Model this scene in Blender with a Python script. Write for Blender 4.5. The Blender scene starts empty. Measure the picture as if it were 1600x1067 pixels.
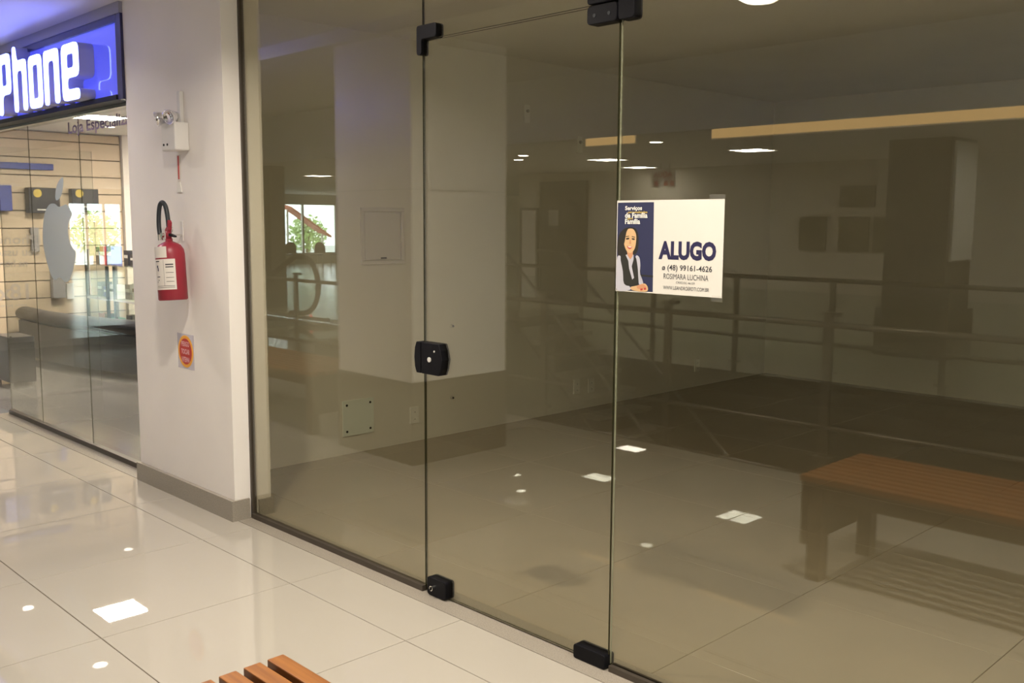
import bpy, bmesh, math, random
from mathutils import Vector, Matrix
random.seed(7)
S = bpy.context.scene
COL = S.collection
PI = math.pi
# ------------------------------------------------------------------ camera
cd = bpy.data.cameras.new('camera'); cam = bpy.data.objects.new('camera', cd); COL.objects.link(cam)
F_PX, YAW, PITCH, ROLL = 1514.42, 0.794157, -0.121718, 0.005565
cd.sensor_width = 36.0; cd.sensor_fit = 'HORIZONTAL'; cd.lens = F_PX / 1600 * 36.0
cd.clip_start = 0.05; cd.clip_end = 300
cy, sy = math.cos(YAW), math.sin(YAW)
fw = Vector((-sy * math.cos(PITCH), cy * math.cos(PITCH), math.sin(PITCH)))
rt = Vector((cy, sy, 0)); up = rt.cross(fw)
r2 = math.cos(ROLL) * rt + math.sin(ROLL) * up
u2 = -math.sin(ROLL) * rt + math.cos(ROLL) * up
M = Matrix((r2, u2, -fw)).transposed().to_4x4(); M.translation = Vector((0, -2.4345, 1.5))
cam.matrix_world = M
S.camera = cam
# ------------------------------------------------------------------ world, exposure, colour
S.view_settings.view_transform = 'Standard'; S.view_settings.look = 'None'
S.view_settings.gamma = 1.0; S.view_settings.use_curve_mapping = False
S.view_settings.exposure = 0.0
w = bpy.data.worlds.new('world'); S.world = w; w.use_nodes = True
bg = w.node_tree.nodes['Background']
bg.inputs[0].default_value = (0.82, 0.92, 1.0, 1); bg.inputs[1].default_value = 12.0
# light strengths used by the lamp builders
PANEL_E = 20.0; SPOT_E = 40.0; FAR_E = 38.0; SHOP_E = 230.0; COVE_E = 2.0; DOWN_W = 41.0
NEUTRAL = (1.0, 0.91, 0.80); LAMP_COL = (1.0, 0.89, 0.77)

# ------------------------------------------------------------------ materials
def new_mat(name):
    m = bpy.data.materials.new(name); m.use_nodes = True
    nt = m.node_tree; nt.nodes.clear()
    out = nt.nodes.new('ShaderNodeOutputMaterial')
    return m, nt, out
def mat(name, col, rough=0.5, metal=0.0, spec=0.5, noise=0.0, nscale=8.0, bump=0.0, coat=0.0, stretch=None, col2=None, emis=None, es=0.0):
    m, nt, out = new_mat(name)
    b = nt.nodes.new('ShaderNodeBsdfPrincipled'); nt.links.new(b.outputs[0], out.inputs[0])
    b.inputs['Base Color'].default_value = (*col, 1); b.inputs['Roughness'].default_value = rough
    b.inputs['Metallic'].default_value = metal; b.inputs['Specular IOR Level'].default_value = spec
    b.inputs['Coat Weight'].default_value = coat; b.inputs['Coat Roughness'].default_value = 0.05
    if emis: b.inputs['Emission Color'].default_value = (*emis, 1); b.inputs['Emission Strength'].default_value = es
    if noise or bump or col2:
        tc = nt.nodes.new('ShaderNodeTexCoord'); mp = nt.nodes.new('ShaderNodeMapping')
        if stretch: mp.inputs['Scale'].default_value = stretch
        nt.links.new(tc.outputs['Object'], mp.inputs[0])
        nz = nt.nodes.new('ShaderNodeTexNoise'); nz.inputs['Scale'].default_value = nscale; nz.inputs['Detail'].default_value = 5
        nt.links.new(mp.outputs[0], nz.inputs['Vector'])
        if noise or col2:
            cr = nt.nodes.new('ShaderNodeValToRGB')
            c2 = col2 or tuple(c * (1 - noise) for c in col)
            cr.color_ramp.elements[0].position = 0.35; cr.color_ramp.elements[1].position = 0.65
            cr.color_ramp.elements[0].color = (*c2, 1); cr.color_ramp.elements[1].color = (*col, 1)
            nt.links.new(nz.outputs[0], cr.inputs[0]); nt.links.new(cr.outputs[0], b.inputs['Base Color'])
        if bump:
            bp = nt.nodes.new('ShaderNodeBump'); bp.inputs['Strength'].default_value = bump; bp.inputs['Distance'].default_value = 0.002
            nt.links.new(nz.outputs[0], bp.inputs['Height']); nt.links.new(bp.outputs[0], b.inputs['Normal'])
    return m
def emit(name, col, s):
    m, nt, out = new_mat(name)
    e = nt.nodes.new('ShaderNodeEmission'); e.inputs[0].default_value = (*col, 1); e.inputs[1].default_value = s
    nt.links.new(e.outputs[0], out.inputs[0]); return m
def glass(name, tint, r0=0.045, film=0.0):
    m, nt, out = new_mat(name)
    t = nt.nodes.new('ShaderNodeBsdfTransparent'); t.inputs[0].default_value = (*tint, 1)
    g = nt.nodes.new('ShaderNodeBsdfGlossy'); g.inputs['Roughness'].default_value = 0.0; g.inputs[0].default_value = (0.97, 0.98, 0.95, 1)
    lw = nt.nodes.new('ShaderNodeLayerWeight'); lw.inputs[0].default_value = 0.5
    p = nt.nodes.new('ShaderNodeMath'); p.operation = 'POWER'; p.inputs[1].default_value = 5.0
    ma = nt.nodes.new('ShaderNodeMath'); ma.operation = 'MULTIPLY_ADD'; ma.inputs[1].default_value = 1 - r0; ma.inputs[2].default_value = r0
    mx = nt.nodes.new('ShaderNodeMixShader')
    nt.links.new(lw.outputs['Facing'], p.inputs[0]); nt.links.new(p.outputs[0], ma.inputs[0]); nt.links.new(ma.outputs[0], mx.inputs[0])
    nt.links.new(t.outputs[0], mx.inputs[1]); nt.links.new(g.outputs[0], mx.inputs[2])
    nt.links.new(mx.outputs[0], out.inputs[0])
    return m
def film_mat(name, col, opacity):
    m, nt, out = new_mat(name)
    t = nt.nodes.new('ShaderNodeBsdfTransparent'); d = nt.nodes.new('ShaderNodeBsdfDiffuse'); d.inputs[0].default_value = (*col, 1)
    mx = nt.nodes.new('ShaderNodeMixShader'); mx.inputs[0].default_value = opacity
    nt.links.new(t.outputs[0], mx.inputs[1]); nt.links.new(d.outputs[0], mx.inputs[2]); nt.links.new(mx.outputs[0], out.inputs[0])
    return m
M_ = {}
M_['wall'] = mat('painted_wall', (0.86, 0.82, 0.77), 0.55, noise=0.03, nscale=3, bump=0.05)
M_['satin_wall'] = mat('satin_column_paint', (0.86, 0.82, 0.77), 0.30, spec=0.6)
M_['room_wall'] = mat('room_wall_paint', (0.84, 0.82, 0.74), 0.6, noise=0.04, nscale=2)
M_['ceiling'] = mat('ceiling_paint', (0.74, 0.73, 0.72), 0.7, noise=0.03, nscale=2)
M_['room_ceiling'] = mat('room_ceiling_paint', (0.88, 0.86, 0.78), 0.7, noise=0.06, nscale=1.5)
M_['tile'] = mat('polished_porcelain', (0.435, 0.405, 0.345), 0.012, spec=0.6, noise=0.04, nscale=1.2)
M_['far_tile'] = mat('far_porcelain', (0.50, 0.46, 0.385), 0.22, spec=0.5)
M_['room_tile'] = mat('dusty_porcelain', (0.40, 0.35, 0.27), 0.14, spec=0.5, noise=0.10, nscale=1.6)
M_['grout'] = mat('grout', (0.20, 0.16, 0.12), 0.8)
M_['room_grout'] = mat('room_grout', (0.24, 0.20, 0.15), 0.8)
M_['granite'] = mat('beige_granite', (0.35, 0.315, 0.26), 0.25, noise=0.22, nscale=220)
M_['dark_granite'] = mat('brown_granite', (0.10, 0.075, 0.055), 0.2, noise=0.3, nscale=90)
M_['bronze'] = mat('bronze_anodised_aluminium', (0.085, 0.07, 0.055), 0.4, metal=0.4)
M_['glass'] = glass('clear_glass', (0.93, 0.92, 0.855), 0.085)
M_['shop_glass'] = glass('shop_clear_glass', (0.93, 0.94, 0.93), 0.035)
M_['rail_glass'] = glass('railing_glass', (0.90, 0.93, 0.90), 0.04)
M_['glass_edge'] = mat('glass_cut_edge', (0.035, 0.035, 0.015), 0.15)
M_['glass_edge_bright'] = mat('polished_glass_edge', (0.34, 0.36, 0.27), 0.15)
M_['black'] = mat('black_satin_metal', (0.005, 0.005, 0.007), 0.45, spec=0.15)
M_['chrome'] = mat('chrome', (0.75, 0.74, 0.70), 0.15, metal=1.0)
M_['steel'] = mat('stainless_steel', (0.55, 0.53, 0.48), 0.28, metal=1.0)
M_['rail_metal'] = mat('dark_brushed_metal', (0.13, 0.115, 0.09), 0.3, metal=0.7)
M_['wood'] = mat('varnished_wood', (0.30, 0.115, 0.022), 0.38, noise=0.5, nscale=9, stretch=(0.35, 9, 9), col2=(0.20, 0.068, 0.013))
M_['dark_wood'] = mat('dark_varnished_wood', (0.09, 0.048, 0.02), 0.4, col2=(0.06, 0.03, 0.012), nscale=8, stretch=(4, 4, 0.5))
M_['white_plastic'] = mat('white_plastic', (0.72, 0.70, 0.67), 0.4)
M_['socket_white'] = mat('socket_white', (0.95, 0.95, 0.90), 0.35)
M_['cover_plate'] = mat('pale_green_plate', (0.86, 0.93, 0.86), 0.4)
M_['grey_plastic'] = mat('grey_plastic', (0.55, 0.54, 0.50), 0.45)
M_['silver'] = mat('lamp_reflector', (0.85, 0.85, 0.88), 0.12, metal=1.0)
M_['red'] = mat('red_enamel', (0.29, 0.018, 0.035), 0.4)
M_['rubber'] = mat('black_rubber', (0.02, 0.025, 0.03), 0.5)
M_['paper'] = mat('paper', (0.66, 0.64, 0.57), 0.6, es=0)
M_['label_white'] = mat('label_white', (0.68, 0.64, 0.58), 0.5)
M_['ink'] = mat('dark_ink', (0.03, 0.03, 0.04), 0.6)
M_['navy'] = mat('navy_print', (0.020, 0.018, 0.065), 0.5)
M_['navy_panel'] = mat('navy_panel_print', (0.024, 0.028, 0.075), 0.5)
M_['print_white'] = mat('white_print', (0.80, 0.78, 0.72), 0.6)
M_['print_yellow'] = mat('yellow_print', (0.65, 0.48, 0.10), 0.6)
M_['skin'] = mat('skin_print', (0.62, 0.40, 0.20), 0.6)
M_['skin_dark'] = mat('skin_shade_print', (0.55, 0.26, 0.13), 0.6)
M_['hair'] = mat('hair_print', (0.018, 0.015, 0.010), 0.6)
M_['vest'] = mat('vest_print', (0.02, 0.02, 0.015), 0.6)
M_['shirt'] = mat('shirt_print', (0.48, 0.48, 0.53), 0.6)
M_['lip'] = mat('lip_print', (0.45, 0.04, 0.04), 0.6)
M_['orange_print'] = mat('orange_print', (0.85, 0.40, 0.06), 0.5)
M_['red_print'] = mat('red_print', (0.50, 0.05, 0.04), 0.5)
M_['pink_print'] = mat('pink_print', (0.75, 0.40, 0.42), 0.5)
M_['clear_film'] = film_mat('clear_film', (0.75, 0.72, 0.78), 0.5)
M_['tape'] = film_mat('clear_tape', (0.6, 0.6, 0.55), 0.05)
M_['frost'] = film_mat('frosted_vinyl', (0.46, 0.52, 0.52), 0.95)
M_['decal'] = film_mat('white_vinyl', (0.85, 0.80, 0.74), 0.45)
M_['decal_grey'] = film_mat('grey_vinyl', (0.17, 0.14, 0.21), 0.95)
M_['leather'] = mat('black_leather', (0.016, 0.018, 0.026), 0.28, bump=0.2, nscale=40)
M_['slat'] = mat('slat_wall_board', (0.62, 0.50, 0.36), 0.4, noise=0.10, nscale=2)
M_['slat_shadow'] = mat('slat_wall_core', (0.12, 0.09, 0.06), 0.7)
M_['shop_floor'] = mat('shop_floor_tile', (0.20, 0.19, 0.18), 0.12, noise=0.1, nscale=2)
M_['sign_blue'] = mat('blue_acrylic', (0.05, 0.055, 0.42), 0.06, coat=0.6, emis=(0.10, 0.12, 1.0), es=0.70)
M_['sign_frame'] = mat('grey_fascia', (0.32, 0.32, 0.40), 0.4)
M_['sign_dark'] = mat('dark_blue_frame', (0.03, 0.03, 0.10), 0.25)
M_['letter_side'] = mat('letter_return', (0.42, 0.42, 0.55), 0.35)
M_['letter_face'] = emit('lit_letter_face', (0.15, 0.19, 1.0), 11.0)
M_['panel_light'] = emit('ceiling_panel_light', NEUTRAL, PANEL_E)
M_['far_light'] = emit('far_panel_light', NEUTRAL, FAR_E)
M_['shop_light'] = emit('shop_panel_light', (1.0, 0.88, 0.72), SHOP_E)
M_['spot_light'] = emit('downlight_lamp', NEUTRAL, SPOT_E)
M_['cove'] = emit('warm_cove_strip', (1.0, 0.62, 0.25), COVE_E)
M_['far_wall'] = mat('mall_far_wall', (0.62, 0.58, 0.48), 0.6)
M_['stair'] = mat('stair_stone', (0.22, 0.20, 0.16), 0.6)
M_['far_dark'] = mat('dark_shop_front', (0.07, 0.06, 0.045), 0.4)
M_['far_panel'] = mat('olive_panel', (0.16, 0.14, 0.07), 0.5)
M_['column_dark'] = mat('column_brown_paint', (0.13, 0.11, 0.09), 0.6)
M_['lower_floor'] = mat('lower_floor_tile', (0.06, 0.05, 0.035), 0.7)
M_['leaf'] = mat('tree_leaf', (0.42, 0.58, 0.20), 0.6, noise=0.35, nscale=3)
M_['bark'] = mat('tree_bark', (0.16, 0.10, 0.06), 0.8)
M_['awning'] = mat('red_brown_awning', (0.42, 0.10, 0.05), 0.6)
M_['asphalt'] = mat('outdoor_paving', (0.45, 0.44, 0.42), 0.8)
M_['box_black'] = mat('black_carton', (0.018, 0.018, 0.03), 0.35)
M_['box_blue'] = mat('blue_carton', (0.04, 0.06, 0.30), 0.4)
M_['box_white'] = mat('white_carton', (0.72, 0.72, 0.70), 0.4)
M_['box_green'] = mat('green_carton', (0.06, 0.38, 0.22), 0.4)
M_['box_red'] = mat('red_carton', (0.55, 0.06, 0.06), 0.4)
M_['box_grey'] = mat('grey_carton', (0.30, 0.29, 0.30), 0.4)

# ------------------------------------------------------------------ helpers
WL = {}
def link(o, parent=None, loc=None):
    COL.objects.link(o)
    if parent is not None: o.parent = parent
    return o
def thing(name, label, cat, loc=(0, 0, 0), group=None, kind=None):
    o = bpy.data.objects.new(name, None); link(o); o.empty_display_size = 0.1
    o.location = loc; WL[o] = Vector(loc)
    o['label'] = label; o['category'] = cat
    if group: o['group'] = group
    if kind: o['kind'] = kind
    return o
def tag(o, label, cat=None, group=None, kind=None):
    o['label'] = label
    if cat: o['category'] = cat
    if group: o['group'] = group
    if kind: o['kind'] = kind
    return o
def obj(name, bm, m, parent=None, smooth=False, bevel=0.0, seg=2):
    """world-space bmesh -> one object; with a parent it is stored in that parent's frame"""
    me = bpy.data.meshes.new(name)
    if parent is not None:
        org = WL[parent]; bmesh.ops.translate(bm, verts=bm.verts, vec=-org); loc = Vector((0, 0, 0))
    else:
        org = Vector((0, 0, 0)); loc = org
    bmesh.ops.recalc_face_normals(bm, faces=bm.faces)
    bm.to_mesh(me); bm.free()
    ms = m if isinstance(m, (list, tuple)) else [m]
    for x in ms: me.materials.append(x)
    if smooth:
        for p in me.polygons: p.use_smooth = True
    o = bpy.data.objects.new(name, me); link(o, parent)
    WL[o] = WL[parent] if parent is not None else org
    if bevel:
        md = o.modifiers.new('bevel', 'BEVEL'); md.width = bevel; md.segments = seg; md.limit_method = 'ANGLE'
    return o
def struct(name, bm, m, label, cat, **k):
    o = obj(name, bm, m, **k); o['kind'] = 'structure'; o['label'] = label; o['category'] = cat; return o
def B(*boxes, bm=None):
    bm = bm or bmesh.new()
    for (x0, x1, y0, y1, z0, z1) in boxes:
        r = bmesh.ops.create_cube(bm, size=1)
        for v in r['verts']:
            v.co = Vector(((x0 + x1) / 2 + v.co.x * (x1 - x0), (y0 + y1) / 2 + v.co.y * (y1 - y0), (z0 + z1) / 2 + v.co.z * (z1 - z0)))
    return bm
def cyl(p0, p1, r0, r1=None, n=20, bm=None):
    bm = bm or bmesh.new(); r1 = r0 if r1 is None else r1
    p0, p1 = Vector(p0), Vector(p1); d = p1 - p0
    r = bmesh.ops.create_cone(bm, cap_ends=True, segments=n, radius1=r0, radius2=r1, depth=d.length)
    q = d.to_track_quat('Z', 'Y').to_matrix().to_4x4(); q.translation = (p0 + p1) / 2
    bmesh.ops.transform(bm, matrix=q, verts=r['verts']); return bm
def tube(pts, r, n=10, bm=None, closed=False):
    bm = bm or bmesh.new(); pts = [Vector(p) for p in pts]; rings = []
    N = len(pts); ref = None
    for i, p in enumerate(pts):
        a = pts[i - 1] if (i > 0 or closed) else p; b = pts[(i + 1) % N] if (i < N - 1 or closed) else p
        t = (b - a).normalized()
        if ref is None:
            ref = Vector((0, 0, 1)) if abs(t.z) < 0.9 else Vector((1, 0, 0))
        x = (ref - t * ref.dot(t)).normalized(); ref = x; y = t.cross(x)
        rings.append([bm.verts.new(p + (x * math.cos(2 * PI * k / n) + y * math.sin(2 * PI * k / n)) * r) for k in range(n)])
    for i in range(N if closed else N - 1):
        A, C = rings[i], rings[(i + 1) % N]
        for k in range(n): bm.faces.new((A[k], A[(k + 1) % n], C[(k + 1) % n], C[k]))
    if not closed: bm.faces.new(rings[0]); bm.faces.new(rings[-1][::-1])
    return bm
def prism(pts, y0, y1, bm=None):
    """outline in the x/z plane extruded in y"""
    bm = bm or bmesh.new()
    a = [bm.verts.new((x, y0, z)) for x, z in pts]; b = [bm.verts.new((x, y1, z)) for x, z in pts]
    n = len(pts); bm.faces.new(a); bm.faces.new(b[::-1])
    for i in range(n): bm.faces.new((a[i], b[i], b[(i + 1) % n], a[(i + 1) % n]))
    return bm
def lathe(prof, c, n=28, bm=None):
    bm = bm or bmesh.new(); rings = []
    for r, z in prof:
        if r < 1e-5: rings.append([bm.verts.new((c[0], c[1], c[2] + z))])
        else: rings.append([bm.verts.new((c[0] + r * math.cos(2 * PI * k / n), c[1] + r * math.sin(2 * PI * k / n), c[2] + z)) for k in range(n)])
    for A, C in zip(rings, rings[1:]):
        for k in range(n):
            if len(A) == 1 and len(C) == 1: continue
            if len(A) == 1: bm.faces.new((A[0], C[(k + 1) % n], C[k]))
            elif len(C) == 1: bm.faces.new((A[k], A[(k + 1) % n], C[0]))
            else: bm.faces.new((A[k], A[(k + 1) % n], C[(k + 1) % n], C[k]))
    return bm
def rrect(x0, x1, z0, z1, r, n=5):
    out = []
    for cx, cz, a in ((x1 - r, z1 - r, 0), (x0 + r, z1 - r, 90), (x0 + r, z0 + r, 180), (x1 - r, z0 + r, 270)):
        for k in range(n + 1):
            t = math.radians(a + 90 * k / n); out.append((cx + r * math.cos(t), cz + r * math.sin(t)))
    return out
def smooth_loop(pts, k=4):
    out = []; n = len(pts)
    for i in range(n):
        p0, p1, p2, p3 = (Vector(pts[(i + j) % n]) for j in (-1, 0, 1, 2))
        for s in range(k):
            t = s / k
            out.append(tuple(0.5 * ((2 * p1) + (p2 - p0) * t + (2 * p0 - 5 * p1 + 4 * p2 - p3) * t * t + (3 * p1 - p0 - 3 * p2 + p3) * t ** 3)))
    return out
def round_corners(pts, r, n=4):
    out = []; N = len(pts)
    for i in range(N):
        a, p, b = Vector(pts[i - 1]), Vector(pts[i]), Vector(pts[(i + 1) % N])
        d1, d2 = (a - p), (b - p); rr = min(r, d1.length * 0.48, d2.length * 0.48)
        s, e = p + d1.normalized() * rr, p + d2.normalized() * rr
        for k in range(n + 1):
            t = k / n; out.append(tuple((1 - t) ** 2 * s + 2 * t * (1 - t) * p + t * t * e))
    return out
def curve_shape(name, loops, depth, m, place, parent=None):
    """closed 2-D loops (holes allowed) -> extruded mesh; place is a 4x4 matrix"""
    cu = bpy.data.curves.new(name, 'CURVE'); cu.dimensions = '2D'; cu.fill_mode = 'BOTH'; cu.extrude = depth / 2
    for L in loops:
        sp = cu.splines.new('POLY'); sp.points.add(len(L) - 1); sp.use_cyclic_u = True
        for q, (x, y) in zip(sp.points, L): q.co = (x, y, 0, 1)
    t = bpy.data.objects.new(name + '_tmp', cu); COL.objects.link(t)
    bpy.context.view_layer.update()
    me = bpy.data.meshes.new_from_object(t.evaluated_get(bpy.context.evaluated_depsgraph_get()))
    bpy.data.objects.remove(t); bpy.data.curves.remove(cu)
    bm = bmesh.new(); bm.from_mesh(me); bpy.data.meshes.remove(me)
    bmesh.ops.transform(bm, matrix=place, verts=bm.verts)
    return bm
def text_bm(s, x0, x1, z0, z1, y, bold=0.0, mirror=False, thick=0.0006, plane='y'):
    """lettering fitted to the box x0..x1, z0..z1, facing -y at depth y (or facing +x at x = y when plane is x)"""
    cu = bpy.data.curves.new('t', 'FONT'); cu.body = s; cu.resolution_u = 3; cu.offset = bold; cu.extrude = 0.0
    t = bpy.data.objects.new('t_tmp', cu); COL.objects.link(t); bpy.context.view_layer.update()
    me = bpy.data.meshes.new_from_object(t.evaluated_get(bpy.context.evaluated_depsgraph_get()))
    bpy.data.objects.remove(t); bpy.data.curves.remove(cu)
    bm = bmesh.new(); bm.from_mesh(me); bpy.data.meshes.remove(me)
    xs = [v.co.x for v in bm.verts]; ys = [v.co.y for v in bm.verts]
    ax, bx, ay, by = min(xs), max(xs), min(ys), max(ys)
    for v in bm.verts:
        u = (v.co.x - ax) / (bx - ax); q = (v.co.y - ay) / (by - ay)
        if mirror: u = 1 - u
        h = x0 + u * (x1 - x0)
        v.co = Vector((h, y, z0 + q * (z1 - z0))) if plane == 'y' else Vector((y, h, z0 + q * (z1 - z0)))
    return bm
def flat(pts, y, bm=None):
    bm = bm or bmesh.new(); bm.faces.new([bm.verts.new((x, y, z)) for x, z in pts]); return bm
def text(name, s, x0, x1, z0, z1, y, m, parent, bold=0.0, **k):
    bm = text_bm(s, x0, x1, z0, z1, y, bold, **k)
    me = bpy.data.meshes.new(name); bmesh.ops.translate(bm, verts=bm.verts, vec=-WL[parent]); bm.to_mesh(me); bm.free(); me.materials.append(m)
    o = bpy.data.objects.new(name, me); link(o, parent); WL[o] = WL[parent]; return o
def copy_tree(o, parent=None):
    c = o.copy(); COL.objects.link(c); c.parent = parent; WL[c] = WL[o]
    for ch in list(o.children): copy_tree(ch, c)
    return c

# ------------------------------------------------------------------ the setting
PX0, PX1, PY0, PY1 = -5.46, -4.36, -0.10, 0.104          # the white pier between the two shops
T = 0.775
# corridor floor: a grout bed with its polished tiles
ft = struct('floor', B((-30, 5, -2.85, -0.09, -0.35, -0.004), (-30, -14, -6.05, -2.85, -0.35, -0.004), (-30, 5, -22, -6.05, -0.35, -0.004)), M_['grout'],
            'polished beige porcelain floor of the mall corridor', 'floor')
tile_me = {}
def tiles(parent, xs, ys, m, z=0.0, g=0.0018):
    for j in range(len(ys) - 1):
        for i in range(len(xs) - 1):
            w_, h_ = xs[i + 1] - xs[i] - 2 * g, ys[j + 1] - ys[j] - 2 * g
            key = (round(w_, 4), round(h_, 4), m.name)
            if key not in tile_me:
                bm = B((0, w_, 0, h_, -0.008, 0)); me = bpy.data.meshes.new('tile')
                bmesh.ops.bevel(bm, geom=[e for e in bm.edges if all(v.co.z > -0.001 for v in e.verts)], offset=0.0012, segments=1, affect='EDGES')
                bm.to_mesh(me); bm.free(); me.materials.append(m); tile_me[key] = me
            o = bpy.data.objects.new('tile', tile_me[key]); COL.objects.link(o); o.parent = parent
            o.location = Vector((xs[i] + g, ys[j] + g, z)) - WL[parent]
xs = [-3.427 + T * k for k in range(-12, 8)]
tiles(ft, xs, [-2.83, -2.695, -1.918, -1.142, -0.36, -0.09], M_['tile'])
far_t = obj('far_paving', B((-30, xs[0] - 0.004, -2.83, -0.09, -0.004, 0), (-30, -14, -6.0, -2.834, -0.004, 0), (-30, 5, -21.9, -6.07, -0.004, 0)), M_['far_tile'], ft)
# empty room floor
fr = struct('floor', B((-5.4, 2.05, 0.06, 6.3, -0.2, -0.004)), M_['room_grout'], 'dusty beige tile floor inside the empty shop', 'floor')
tiles(fr, [-5.2] + [-3.427 + T * k for k in range(-2, 8)][0:] , [0.075, 0.29, 1.07, 1.85, 2.63, 3.41, 4.19, 4.97, 5.75, 6.22], M_['room_tile'], g=0.0009)
struct('trim_1', B((PX1 - 0.0, 2.0, -0.09, 0.075, -0.05, 0.0005)), M_['granite'], 'beige granite threshold strip under the glass front', 'threshold')
struct('trim_2', B((-8.1, PX0, -0.115, 0.02, -0.05, 0.002)), M_['granite'], 'grey granite strip under the phone shop front', 'threshold')
# pier
pier = struct('wall_front', B((PX0, PX1, PY0, PY1, -0.004, 2.702)), M_['wall'], 'white painted wall pier between the two glass shop fronts', 'wall')
bb = struct('baseboard_front', B((PX0 - 0.012, PX1 + 0.09, PY0 - 0.022, PY0, 0, 0.105), (PX1, PX1 + 0.012, PY0 - 0.0, -0.03, 0, 0.105)), M_['granite'], 'beige granite skirting along the foot of the white pier', 'baseboard')
bb.data.clear_geometry(); bm = B((PX0 - 0.012, PX1 + 0.015, PY0 - 0.022, PY0 - 0.0005, 0, 0.105), (PX1 + 0.0005, PX1 + 0.015, PY0 - 0.0005, -0.024, 0, 0.105)); bm.to_mesh(bb.data); bm.free()
struct('baseboard_left', B((PX1 + 0.0005, PX1 + 0.012, 0.03, PY1 + 0.01, 0, 0.085)), M_['granite'], 'short granite skirting on the inner side of the pier', 'baseboard')
# empty room shell
struct('wall_left', B((-5.25, -5.15, PY1, 6.3, -0.004, 2.69)), M_['room_wall'], 'bare white left wall of the empty shop with sockets', 'wall')
struct('wall_back', B((-5.15, 2.0, 6.22, 6.32, -0.004, 2.69)), M_['room_wall'], 'bare white back wall of the empty shop', 'wall')
struct('wall_right', B((2.0, 2.1, -0.02, 6.3, -0.004, 2.69)), M_['room_wall'], 'right side wall of the empty shop', 'wall')
struct('ceiling', B((-5.25, 2.1, PY1, 6.32, 2.69, 2.8), (PX1, 2.1, -0.04, PY1, 2.69, 2.8)), M_['room_ceiling'], 'white ceiling of the empty shop', 'ceiling')
# corridor ceilings
struct('ceiling', B((-30, 5, -1.19, 0.2, 2.702, 2.85), (-30, 5, -2.9, -1.19, 2.62, 2.85)), M_['ceiling'], 'white corridor ceiling in front of the shops with a lower band', 'ceiling')
struct('ceiling', B((-30, 5, -2.92, -2.9, 2.62, 3.3), (-30, 5, -6.2, -2.92, 3.2, 3.3)), M_['ceiling'], 'raised white ceiling over the atrium opening', 'ceiling')
struct('ceiling', B((-30, 5, -22, -6.08, 2.46, 2.55), (-30, 5, -6.1, -6.05, 2.46, 3.3)), M_['ceiling'], 'low white ceiling of the far corridor across the atrium', 'ceiling')
cv = thing('cove_light_strip', 'long warm glowing light strip along the edge of the far ceiling', 'light', (-3.0, -6.03, 2.42))
obj('diffuser', B((-5.75, 5, -6.065, -6.05, 2.365, 2.455)), M_['cove'], cv)
obj('housing', B((-5.77, 5, -6.10, -6.066, 2.35, 2.46)), M_['ceiling'], cv)
cv = thing('cove_light_strip', 'short warm glowing light strip beyond the gap in the far ceiling edge', 'light', (-7.1, -6.03, 2.42))
obj('diffuser', B((-7.45, -6.75, -6.065, -6.05, 2.375, 2.455)), M_['cove'], cv)
obj('housing', B((-7.47, -6.73, -6.10, -6.066, 2.365, 2.46)), M_['ceiling'], cv)
# mall shell around the atrium
struct('wall_far', B((-14, 5, -11.6, -11.5, 0, 2.46)), M_['far_wall'], 'pale wall of shops across the atrium', 'wall')
struct('wall_side', B((5, 5.1, -22, 0.2, -3.6, 3.3)), M_['far_wall'], 'mall end wall beyond the benches', 'wall')
struct('wall_end', B((-30.1, -30, -8.5, 0.2, 0, 3.3), (-30.1, -30, -15.2, -10.1, 0, 3.3), (-30.1, -30, -22, -18.0, 0, 3.3),
                     (-30.1, -30, -10.1, -8.5, 2.05, 3.3), (-30.1, -30, -18.0, -15.2, 2.15, 3.3), (-30.1, -30, -10.1, -8.5, 0, 0.12), (-30.1, -30, -18.0, -15.2, 0, 0.35)),
       M_['far_wall'], 'far end wall of the mall with two daylit window openings', 'wall')
struct('wall_far_end', B((-30, 5, -22.1, -22, 0, 3.3)), M_['far_wall'], 'distant cross wall behind the mall hall', 'wall')
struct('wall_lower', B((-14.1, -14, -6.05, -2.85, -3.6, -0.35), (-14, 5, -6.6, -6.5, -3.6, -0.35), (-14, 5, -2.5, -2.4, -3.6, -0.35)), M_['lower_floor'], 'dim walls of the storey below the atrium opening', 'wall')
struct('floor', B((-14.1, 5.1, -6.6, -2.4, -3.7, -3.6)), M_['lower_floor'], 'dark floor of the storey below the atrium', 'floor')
struct('trim_3', B((-14, 5, -2.87, -2.83, -0.36, 0.006)), M_['dark_granite'], 'dark stone kerb at the near edge of the atrium', 'trim')
struct('trim_4', B((-14, 5, -6.07, -6.03, -0.36, 0.006)), M_['dark_granite'], 'dark stone kerb at the far edge of the atrium', 'trim')
# end windows: frames and panes
def end_window(n, y0, y1, z0, z1, k, label):
    t = thing('window_%d' % n, label, 'window', (-30.05, (y0 + y1) / 2, z0), kind='structure')
    for i in range(k + 1):
        y = y0 + (y1 - y0) * i / k
        obj('mullion', B((-30.08, -30.0, y - 0.035, y + 0.035, z0, z1)), M_['grey_plastic'], t)
    obj('frame', B((-30.08, -30.0, y0, y1, z0, z0 + 0.05), (-30.08, -30.0, y0, y1, z1 - 0.05, z1)), M_['grey_plastic'], t)
    for i in range(k):
        obj('pane', B((-30.05, -30.04, y0 + (y1 - y0) * i / k + 0.03, y0 + (y1 - y0) * (i + 1) / k - 0.03, z0 + 0.04, z1 - 0.04)), M_['rail_glass'], t)
end_window(3, -10.1, -8.5, 0.12, 2.05, 3, 'tall daylit window of three panes at the end of the near hall')
end_window(4, -18.0, -15.2, 0.35, 2.15, 2, 'wide daylit window at the end of the mall beyond the cafe chairs')
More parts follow.
